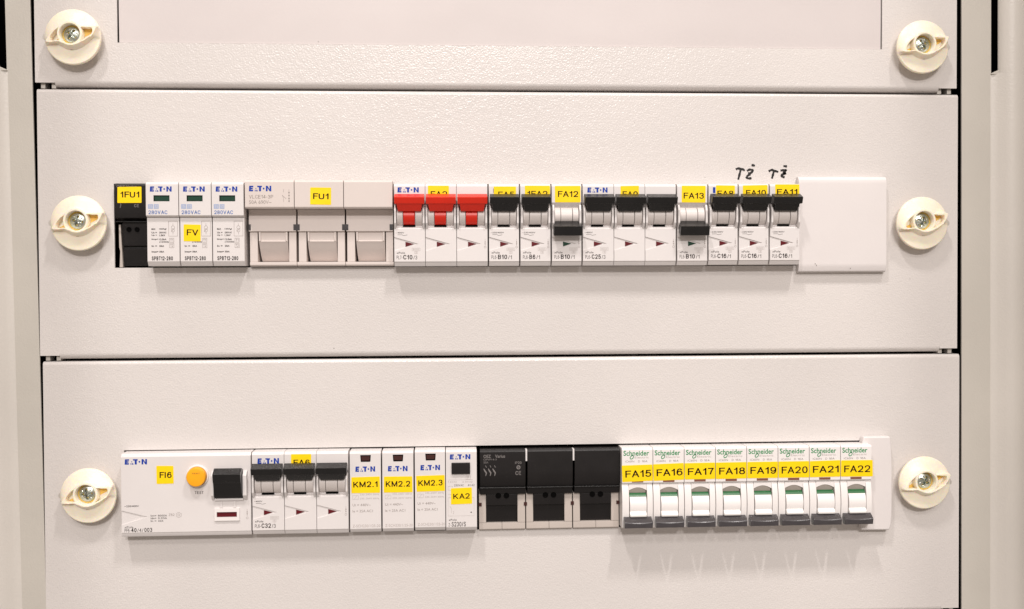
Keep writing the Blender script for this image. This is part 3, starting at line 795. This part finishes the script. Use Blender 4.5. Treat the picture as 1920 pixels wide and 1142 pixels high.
breaker(1385, 1442, Z1 + .2, H, 1, True, 'toggle', ('~230/400V', 'PL6-', 'C16', '1'), 'single-pole C16 breaker under the left of the handwritten marks', (2.3, 16.4, 35.2, 44.6, 'FA10', 4.0, 15.4, H - 6.7, H - 3.5, 0.015), None, up)
breaker(1443, 1500, Z1 + .2, H, 1, True, 'toggle', ('~230/400V', 'PL6-', 'C16', '1'), 'single-pole C16 breaker touching the large square blank cover', (3.0, 16.8, 35.6, 45.0, 'FA11', 4.0, 15.8, H - 6.2, H - 3.0, 0.01), None, up)

# blank caps
def caps():
    x0, x1 = at(1499, 420, 6)[0], at(1664, 420, 6)[0]
    zt, zb = at(1580, 331, 5)[1], at(1580, 510.5, 5)[1]
    t = thing('blank_cover', 'large square blank cover at the right end of the upper row', 'blank cover', x0, zb, 'blank caps')
    W, h = x1 - x0, zt - zb
    prof = [(0.3, 0), (2.5, 0.0), (3.9, .7), (4.6, 3.2), (4.8, 5), (4.8, h - 4), (4.4, h - 1.6), (3.4, h - .3), (2.4, h), (0.3, h)]
    mb = MB(); mb.prism_x(prof, 0, W); build('cap_face', mb, 'cap', t, bevel=.25)
    mb = MB(); mb.box(W + .05, W + .65, .3, .5, 7, h - 4.6); build('side_gap', mb, 'dark', t, smooth=False)
    for px, pz in ((9.5, 4.9), (10.2, 4.1), (30, 2.2)):
        mb = MB(); mb.flat([(px + .22 * math.cos(a), pz + .3 * math.sin(a)) for a in (0, 1, 2, 3, 4, 5)], 4.95); build('dirt_speck', mb, 'speck', t, smooth=False)
    x0, x1 = at(1616, 905, 6)[0], at(1672.5, 905, 5)[0]
    zt, zb = at(1648, 818.5, 5)[1], at(1648, 994, 5)[1]
    t = thing('blank_cover', 'narrow blank cover at the right end of the lower row', 'blank cover', x0, zb, 'blank caps')
    W, h = x1 - x0, zt - zb
    poly = [(0, 0.2), (W - 1.6, 0), (W - .4, 3.5), (W, 12), (W, h - 16), (W - .5, h - 5), (W - 1.2, h), (1.4, h), (.2, h - 4)]
    mb = MB(); mb.prism_d(poly, .3, 5.6); build('cap_face', mb, 'cap', t, bevel=.9, seg=3)
caps()

# ------------------------------------------------------------------ row 2
Z2, H2 = -171.3, 45.5
def rcd():
    F = 10; h = H2
    x0 = at(226.5, 925, F)[0]; x1 = at(471, 925, F)[0]; W = x1 - x0
    t = thing('residual_current_device', 'wide residual current device with orange test button and label FI6', 'residual current device', x0, Z2)
    mb = MB(); mb.prism_x([(-14, 0), (F - 1.4, 0), (F - .5, 2.2), (F - .5, h - 1.8), (F - 1.5, h), (-14, h)], .06, W - .1); build('body', mb, 'white', t, bevel=.2)
    mb = MB(); mb.prism_d([(.1, 2.3), (W - .15, 2.3), (W - .15, h - 1.5), (.1, h - 1.5), (.1, 14.5), (.8, 14.4), (13.8, 11.0), (.8, 7.0), (.1, 6.9)], F - .6, F)
    build('front_plate', mb, 'white', t, bevel=.25)
    mb = MB(); mb.disc(41.3, 33.0, [(6.1, F - .2), (6.1, F + .9), (5.8, F + 1.2), (5.4, F + 1.2), (5.4, F + .2)], 40); build('button_ring', mb, 'bright', t, angle=40)
    mb = MB(); mb.disc(41.3, 33.0, [(5.2, F), (5.2, F + 3.9), (4.9, F + 4.3), (4.2, F + 4.45), (0.5, F + 4.3)], 40); bt = build('test_button', mb, 'orange', t, angle=40)
    mb = MB(); mb.text('TEST', 39.2, 43.6, 34.9, 35.5, F + 4.5, .004); build('button_text', mb, 'tan', bt, smooth=False)
    # toggle
    for a, b in ((49.0, 50.5), (66.1, 68.3)):
        mb = MB(); mb.prism_x([(F - .2, 19.6), (F + .4, 19.6), (F + 3.0, 22.5), (F + 3.2, 33.5), (F + .8, 35.8), (F - .2, 35.8)], a, b); build('cheek', mb, 'white', t, bevel=.3)
    mb = MB(); mb.prism_x([(F - .2, 19.4), (F + 1.2, 19.4), (F + 1.2, 20.6), (F - .2, 20.9)], 50.55, 66.0); build('toggle_sill', mb, 'white', t, bevel=.2)
    mb = MB(); mb.prism_x([(F - .1, 21.0), (F + 2.0, 21.0), (F + 4.2, 24.5), (F + 5.8, 29.8), (F + 6.4, 30.4), (F + 7.6, 34.9), (F + 3.2, 37.6), (F - .1, 36.6)], 50.8, 65.8); build('toggle', mb, 'toggle', t, bevel=.3)
    mb = MB()
    mb.box(50.4, 63.9, F - .1, F + .9, 8.3, 10.3); mb.box(50.4, 63.9, F - .1, F + .9, 13.1, 15.2)
    mb.box(50.4, 51.6, F - .1, F + .9, 10.3, 13.1); mb.box(62.5, 63.9, F - .1, F + .9, 10.3, 13.1)
    wf = build('window_frame', mb, 'bright', t)
    mb = MB(); mb.box(51.65, 62.45, F - .1, F + .25, 10.35, 13.05); build('indicator_window', mb, 'maroon', wf, smooth=False)
    for x in (54.0, 61.2):
        mb = MB(); mb.prism_d([(x - .9, 15.3), (x + .9, 15.3), (x + .6, 19.0), (x - .6, 19.0)], F - .1, F + .45); build('guide_rib', mb, 'white', t, bevel=.3)
    mb = MB(); eaton(mb, 2.2, 14.2, 39.8, 42.7, F + .06); build('logo', mb, 'blue', t, smooth=False)
    d = F + .05
    mb = MB(); mb.text('TEST', 39.7, 44.4, 23.1, 24.6, d, .012); mb.text('~230/400V', 1.8, 9.6, 16.5, 17.5, d, .01)
    mb.text('xPole', 1.8, 6.5, 5.0, 6.1, d); mb.text('PF6-', 1.8, 5.0, 2.75, 4.7, d); mb.text('40', 5.3, 8.2, 2.75, 5.0, d, .022)
    mb.text('/4/', 8.6, 11.9, 2.75, 4.7, d); mb.text('003', 12.4, 16.6, 2.75, 5.0, d, .015)
    for z, q, r in ((11.6, 'Im=', '6000A'), (10.2, 'Idn=', '0.03A'), (8.7, 'In =', '40A')):
        mb.text(q, 15.9, 18.9, z - .5, z + .5, d, .008); mb.text(r, 19.8, 19.8 + .95 * len(r), z - .5, z + .5, d, .008)
    build('printed_text', mb, 'print', t, smooth=False)
    mb = MB(); mb.text('Z52', 25.6, 28.6, 11.3, 12.6, d); hexa = [(31.0 + 1.5 * math.cos(math.radians(60 * k + 30)), 11.8 + 1.5 * math.sin(math.radians(60 * k + 30))) for k in range(7)]
    mb.stroke(hexa, .16, d); mb.ring(31.0, 11.8, .6, .16, d, 10)
    lx = 67.9
    mb.stroke([(lx, 14.5), (lx, 10.5)], .14, d); mb.flat([(lx - .35, 12.6), (lx + .35, 12.6), (lx, 13.5)], d + .01); mb.flat([(lx - .35, 12.0), (lx + .35, 12.0), (lx, 11.1)], d + .01); mb.ring(lx, 9.5, .55, .14, d, 12)
    build('printed_symbol', mb, 'grey', t, smooth=False)
    sticker(t, 19.2, 28.4, 29.0, 38.8, F, 'FI6', 20.9, 27.4, 32.2, 35.5, 0, .016)
rcd()

breaker(472, 654, Z2, H2, 3, True, 'toggle', ('~400V', 'PL6-', 'C32', '3'), 'three-pole breaker with black toggles printed C32 in the lower row', (21.3, 32.4, 35.2, 44.2, 'FA6', 22.7, 31.6, H2 - 7.6, H2 - 4.3, 0.0), (3.0, 14.8, H2 - 6.3, H2 - 3.3))

def contactor(px0, px1, n, label, dz=0.0):
    F = 10; h = 44.9
    x0 = at(px0 + .8, 925, F)[0]; x1 = at(px1 - .4, 925, F)[0]; W = x1 - x0
    t = thing('contactor', label, 'contactor', x0, Z2 + .3 + dz, 'white contactors of the lower row')
    mb = MB(); mb.prism_x([(-14, 0), (F - 1.5, 0), (F, 2.0), (F, h - 1.1), (F - 1.0, h), (-14, h)], .05, W - .05); build('body', mb, 'white', t, bevel=.2)
    mb = MB(); mb.prism_d([(5.9, 42.9), (11.7, 42.9), (11.45, 39.5), (11.2, 39.2), (6.4, 39.2), (6.15, 39.5)], F - .2, F + .12); wf = build('status_window', mb, 'dark', t, smooth=False)
    mb = MB(); mb.prism_d([(6.4, 42.3), (11.2, 42.3), (10.95, 39.9), (6.6, 39.9)], F, F + .17); build('window_pane', mb, 'brown', wf, smooth=False)
    mb = MB(); eaton(mb, 3.1, 14.0, 33.7, 36.6, F + .06); build('logo', mb, 'blue', t, smooth=False)
    d = F + .05
    mb = MB(); mb.frame(1.5, 4.8, 18.4, 20.6, .14, d); mb.stroke([(2.4, 18.6), (3.8, 20.4)], .12, d)
    mb.text('230..240V 50Hz', 5.6, 16.2, 20.6, 21.5, d); mb.text('230..264V 60Hz', 5.6, 16.2, 18.4, 19.3, d)
    mb.text('Z-SCH230/1/25-20', 1.5, 16.6, 2.9, 4.4, d)
    build('printed_type', mb, 'pale', t, smooth=False)
    mb = MB(); mb.text('Ui = 440V~', 1.5, 11.4, 14.6, 16.0, d); mb.text('Ie = 25A AC1', 1.5, 12.6, 11.2, 12.6, d)
    build('printed_text', mb, 'grey', t, smooth=False)
    sticker(t, 0.9, 16.6, 21.9, 30.8, F, n, 1.9, 15.4, 25.1, 28.3, .012 if n[-1] != '2' else .004, .016)
contactor(655, 715, 'KM2.1', 'white contactor right beside the three-pole C32 breaker, labelled KM2.1')
contactor(716, 776, 'KM2.2', 'white contactor between its two look-alikes, labelled KM2.2')
contactor(777, 835.5, 'KM2.3', 'white contactor right beside the KA2 relay, labelled KM2.3', .3)

def relay():
    F = 10; h = 45.0
    x0 = at(836, 925, F)[0]; x1 = at(895, 925, F)[0]; W = x1 - x0
    t = thing('impulse_relay', 'white impulse relay with black button and yellow KA2 label', 'relay', x0, Z2 + .3)
    mb = MB(); mb.prism_x([(-14, 0), (F - 1.5, 0), (F, 2.0), (F, h - 1.1), (F - 1.0, h), (-14, h)], .05, W - .25); build('body', mb, 'white', t, bevel=.2)
    mb = MB(); eaton(mb, 2.2, 13.7, 39.8, 42.6, F + .06); build('logo', mb, 'blue', t, smooth=False)
    mb = MB(); mb.box(3.2, 13.5, F - .2, F + 1.3, 31.8, 38.0); build('push_button', mb, 'black', t, bevel=.25)
    d = F + .05
    mb = MB()
    mb.stroke([(1.2, 28.4), (15.0, 28.4)], .12, d); mb.frame(11.2, 13.9, 28.6, 30.6, .13, d); mb.text('F', 12.1, 13.0, 28.9, 30.2, d)
    mb.text('1 A1/A2', 1.2, 6.0, 26.8, 27.7, d); mb.text('2 A1/A2', 9.2, 14.8, 26.8, 27.7, d)
    mb.frame(1.2, 3.8, 22.6, 24.9, .13, d); mb.stroke([(1.2, 20.3), (3.0, 20.3)], .12, d); mb.stroke([(1.2, 18.5), (15.6, 18.5)], .12, d)
    mb.stroke([(1.2, 18.5), (1.2, 8.3), (15.6, 8.3), (15.6, 18.5)], .12, d + .01); mb.stroke([(2.2, 13.8), (3.1, 12.2), (3.1, 9.9)], .14, d)
    mb.text('2', 3.9, 4.5, 9.6, 10.9, d)
    build('circuit_symbol', mb, 'pale', t, smooth=False)
    mb = MB(); mb.text('230VAC', 4.6, 9.9, 24.8, 25.9, d); mb.text('A1-A2', 12.2, 15.9, 24.8, 25.9, d); mb.ring(14.0, 10.2, .25, .3, d, 8)
    mb.text('xPole', 1.5, 5.9, 5.6, 6.7, d); mb.text('Z-', 1.4, 2.6, 2.5, 4.3, d); mb.text('S230/S', 3.1, 11.0, 2.4, 5.0, d, .01)
    build('printed_text', mb, 'print', t, smooth=False)
    sticker(t, 2.8, 14.5, 14.9, 23.9, F, 'KA2', 4.0, 13.2, 17.8, 20.8, .02, .014)
relay()

# black three-pole fuse switch
def fuse_3():
    F = 5
    x0 = at(897, 925, F)[0]; x1 = at(1162, 925, F)[0]; W = x1 - x0; z0 = -172.7; h = 46.2
    t = thing('fuse_holder', 'wide black three-handle fuse holder in the lower row', 'fuse holder', x0, z0, 'fuse holders')
    P = W / 3
    for k in range(3):
        x = k * P
        mb = MB(); mb.prism_x([(-14, 24.6), (F - .6, 24.6), (F + .8, 28.5), (F + 1.2, 33.5), (F + 1.2, h - 1.4), (F + .2, h - .3), (-14, h - .3)], x + .95, x + P - .12)
        ub = build('handle_block', mb, 'black', t, bevel=.25)
        mb = MB(); mb.box(x + .9, x + P - .1, 2, F + .5, 24.0, 24.55); build('edge_rib', mb, 'toggle', ub, bevel=.12)
        mb = MB(); mb.prism_x([(-14, 20.4), (F - 1.4, 20.4), (F - .8, 23.9), (-14, 23.9)], x + 1.0, x + P - .2); build('shoulder', mb, 'black', ub, bevel=.2)
        mb = MB()
        mb.add([(x + 4.5, d, z) for d, z in ((-12, 4.2), (0.2, 4.2), (1.6, 13.6), (F - 2.0, 14.0), (F - 1.3, 20.3), (-12, 20.3))] + [(x + P - 4.7, d, z) for d, z in ((-12, 4.2), (0.2, 4.2), (1.6, 13.6), (F - 2.0, 14.0), (F - 1.3, 20.3), (-12, 20.3))],
               [[i, (i + 1) % 6, 6 + (i + 1) % 6, 6 + i] for i in range(6)] + [list(range(6)), list(range(6, 12))])
        build('handle_tongue', mb, 'black', ub, bevel=.25)
        for cx in (x + 11.2, x + 15.8):
            mb = MB(); mb.disc(cx, 19.6, [(1.6, F - 2.2), (1.6, F - 1.2)], 20); build('test_hole', mb, 'dark', ub)
        for a, b in ((x + .4, x + 4.35), (x + P - 4.5, x + P - .15)):
            mb = MB(); mb.prism_x([(-14, 4.1), (2.4, 4.1), (1.6, 20.2), (-14, 20.2)], a, b); build('frame_post', mb, 'cream', t, bevel=.2)
        for a, b in ((x + .4, x + P / 2 - .06), (x + P / 2 + .06, x + P - .15)):
            mb = MB(); mb.prism_x([(-14, 0), (2.0, 0), (2.6, .6), (2.4, 4.0), (-14, 4.0)], a, b); build('frame_bar', mb, 'cream', t, bevel=.18)
        if k < 2:
            mb = MB(); mb.box(x + P - .08, x + P + .9, 0, F + .4, 39.2, h - .6); build('divider', mb, 'bright', t, bevel=.1)
    for k in range(4):
        cx = min(max(k * P, 1.0), W - .6)
        mb = MB(); mb.box(cx - .9, cx + .9, 1.0, 2.35, 13.5, 15.4); build('clip_slot', mb, 'brown', t, smooth=False)
    d = F + 1.26
    mb = MB(); mb.text('OEZ', 2.9, 7.0, h - 4.8, h - 3.0, d, .015); mb.text('Varius', 9.4, 15.0, h - 4.8, h - 3.0, d, .015)
    mb.text('OPVP14-3', 2.9, 10.2, h - 6.2, h - 5.2, d); mb.text('50A', 2.9, 5.6, h - 7.9, h - 6.7, d)
    for q in range(3):
        xx = 3.6 + q * 2.5
        mb.stroke([(xx + .4, h - 9.0), (xx + 1.0, h - 10.2)], .3, d); mb.stroke([(xx - .6, h - 10.8), (xx + .2, h - 12.2), (xx + .9, h - 13.2), (xx + .5, h - 14.9)], [.4, .8, .7, .3], d)
    mb.text('IP20', 20.6, 24.2, h - 8.4, h - 7.0, d, .01); mb.ring(22.5, h - 10.3, .9, .5, d, 14); mb.stroke([(21.8, h - 10.8), (23.2, h - 9.8)], .3, d + .01)
    mb.text('CE', 20.8, 23.9, h - 14.6, h - 12.4, d, .012)
    build('printed_text', mb, 'silver', t, smooth=False)
fuse_3()

# eight grey-handled breakers
def sch(px0, px1, n, label, rot, dz):
    F = 10; h = 45.3; z0 = -171.5
    x0 = at(px0 + .3, 910, F)[0]; x1 = at(px1 - .3, 910, F)[0]; W = x1 - x0
    t = thing('circuit_breaker', label, 'circuit breaker', x0, z0, 'grey-handled breakers of the lower row')
    mb = MB(); mb.prism_x([(-14, 25.0), (F - .3, 25.0), (F + .5, 25.8), (F + .5, h - .9), (F - .3, h), (-14, h)], .05, W - .05); build('upper_front', mb, 'bright', t, bevel=.18)
    prof = [(-14, 0.0), (F - .8, 0.0), (F - .2, 1.0), (F + .9, 6.0), (F + 1.4, 12.5), (F + 1.0, 18.5), (F - .2, 23.4), (F - .6, 24.4), (F - .6, 24.9), (-14, 24.9)]
    for a, b, nm in ((.05, 4.0, 'front_cheek'), (W - 3.3, W - .05, 'front_cheek')):
        mb = MB(); mb.prism_x(prof, a, b); build(nm, mb, 'bright', t, bevel=.3)
    # bridge over the handle slot with an arched lower edge
    mb = MB()
    arch = [(4.05, 24.85), (4.05, 21.3)] + [(4.05 + (W - 7.4) * k / 8, 21.3 + 1.7 * math.sin(math.pi * k / 8)) for k in range(1, 8)] + [(W - 3.35, 21.3), (W - 3.35, 24.85)]
    mb.prism_d(arch, 2, F - .25); build('slot_bridge', mb, 'bright', t, bevel=.15)
    mb = MB(); mb.box(4.05, W - 3.35, -6, F - .4, 0.02, 1.3); build('bottom_bar', mb, 'bright', t, bevel=.2)
    cdp, cz, r = F - 7.2, 12.6, 9.3
    a0 = 4.35; b0 = W - 3.75
    mb = MB(); mb.arc_x(a0, b0, cdp, cz, r, -60, 35, 16); build('drum', mb, 'bright', t, bevel=.1, seg=1, angle=24)
    mb = MB(); mb.arc_x(a0 - .1, b0 + .1, cdp, cz, r - .15, 35.4, 52, 8); build('indicator_flag', mb, 'flag', t, bevel=.08, seg=1, angle=24)
    mb = MB(); mb.prism_x([(0, 18.9), (F - 2.0, 19.6), (F - .5, 23.3), (0, 23.3)], a0 - .1, b0 + .1); build('slot_wall', mb, 'cream', t, bevel=.1)
    # dark handle with a hollowed top, and its white root
    mb = MB(); mb.prism_x([(F - 1, 6.6), (F + 3.0, 6.9), (F + 3.3, 8.2), (F + 2.2, 9.7), (F - 1, 9.9)], a0 - .1, b0 - .1); hr = build('handle_root', mb, 'root', t, bevel=.45, seg=3)
    mb = MB(); N = 12; secs = []
    for k in range(N + 1):
        u = k / N; x = .7 + (W - 1.75) * u
        sag = .75 * math.sin(math.pi * u)
        secs.append([(x, F + 1.6, 7.1 - .25 * sag), (x, F + 5.0, 5.2 - sag), (x, F + 5.8 - .3 * sag, 4.5 - sag), (x, F + 5.4 - .2 * sag, 1.3), (x, F + 1.6, 1.0)])
    n5 = 5
    vs = [p for s_ in secs for p in s_]
    fs = [[k * n5 + i, k * n5 + (i + 1) % n5, (k + 1) * n5 + (i + 1) % n5, (k + 1) * n5 + i] for k in range(N) for i in range(n5)] + [list(range(n5))[::-1], [N * n5 + i for i in range(n5)]]
    mb.add(vs, fs); build('handle', mb, 'slate', t, bevel=.22, angle=40)
    mb = MB(); mb.box(5.6, 12.1, F + .2, F + .56, 25.95, 27.2); build('indicator_window', mb, 'tan', t, smooth=False)
    d = F + .55
    mb = MB(); mb.text('Schneider', .9, 15.4, 41.0, 43.9, d, .016)
    mb.stroke(curve([(5.9, 41.4), (6.6, 40.8), (6.2, 39.6), (5.0, 39.2), (4.7, 40.1), (5.6, 41.0), (6.6, 41.2)], 4), .42, d + .02)
    build('logo', mb, 'green', t, smooth=False)
    mb = MB(); mb.text('Electric', 7.2, 15.2, 39.5, 40.6, d); build('logo_subline', mb, 'pale', t, smooth=False)
    mb = MB(); mb.text('iC60N', 1.8, 7.0, 37.3, 38.4, d); mb.text('D 16A', 9.2, 14.4, 37.3, 38.4, d); build('printed_text', mb, 'grey', t, smooth=False)
    sticker(t, .15, W - .1 if n != 'FA22' else W + .6, 26.9 + dz, 36.1 + dz, F + .5, n, 1.9, W - .9, 29.3 + dz, 33.2 + dz, rot, .012)
pitch = (1634.0 - 1165.5) / 8
names = [('FA15', .028, -.35), ('FA16', .026, .15), ('FA17', .006, .35), ('FA18', .004, .4), ('FA19', -.004, .45), ('FA20', .006, .45), ('FA21', .01, .6), ('FA22', .0, .55)]
for k, (n, rot, dz) in enumerate(names):
    sch(1165.5 + k * pitch, 1165.5 + (k + 1) * pitch, n, 'grey-handled breaker with yellow %s label' % n, rot, dz)
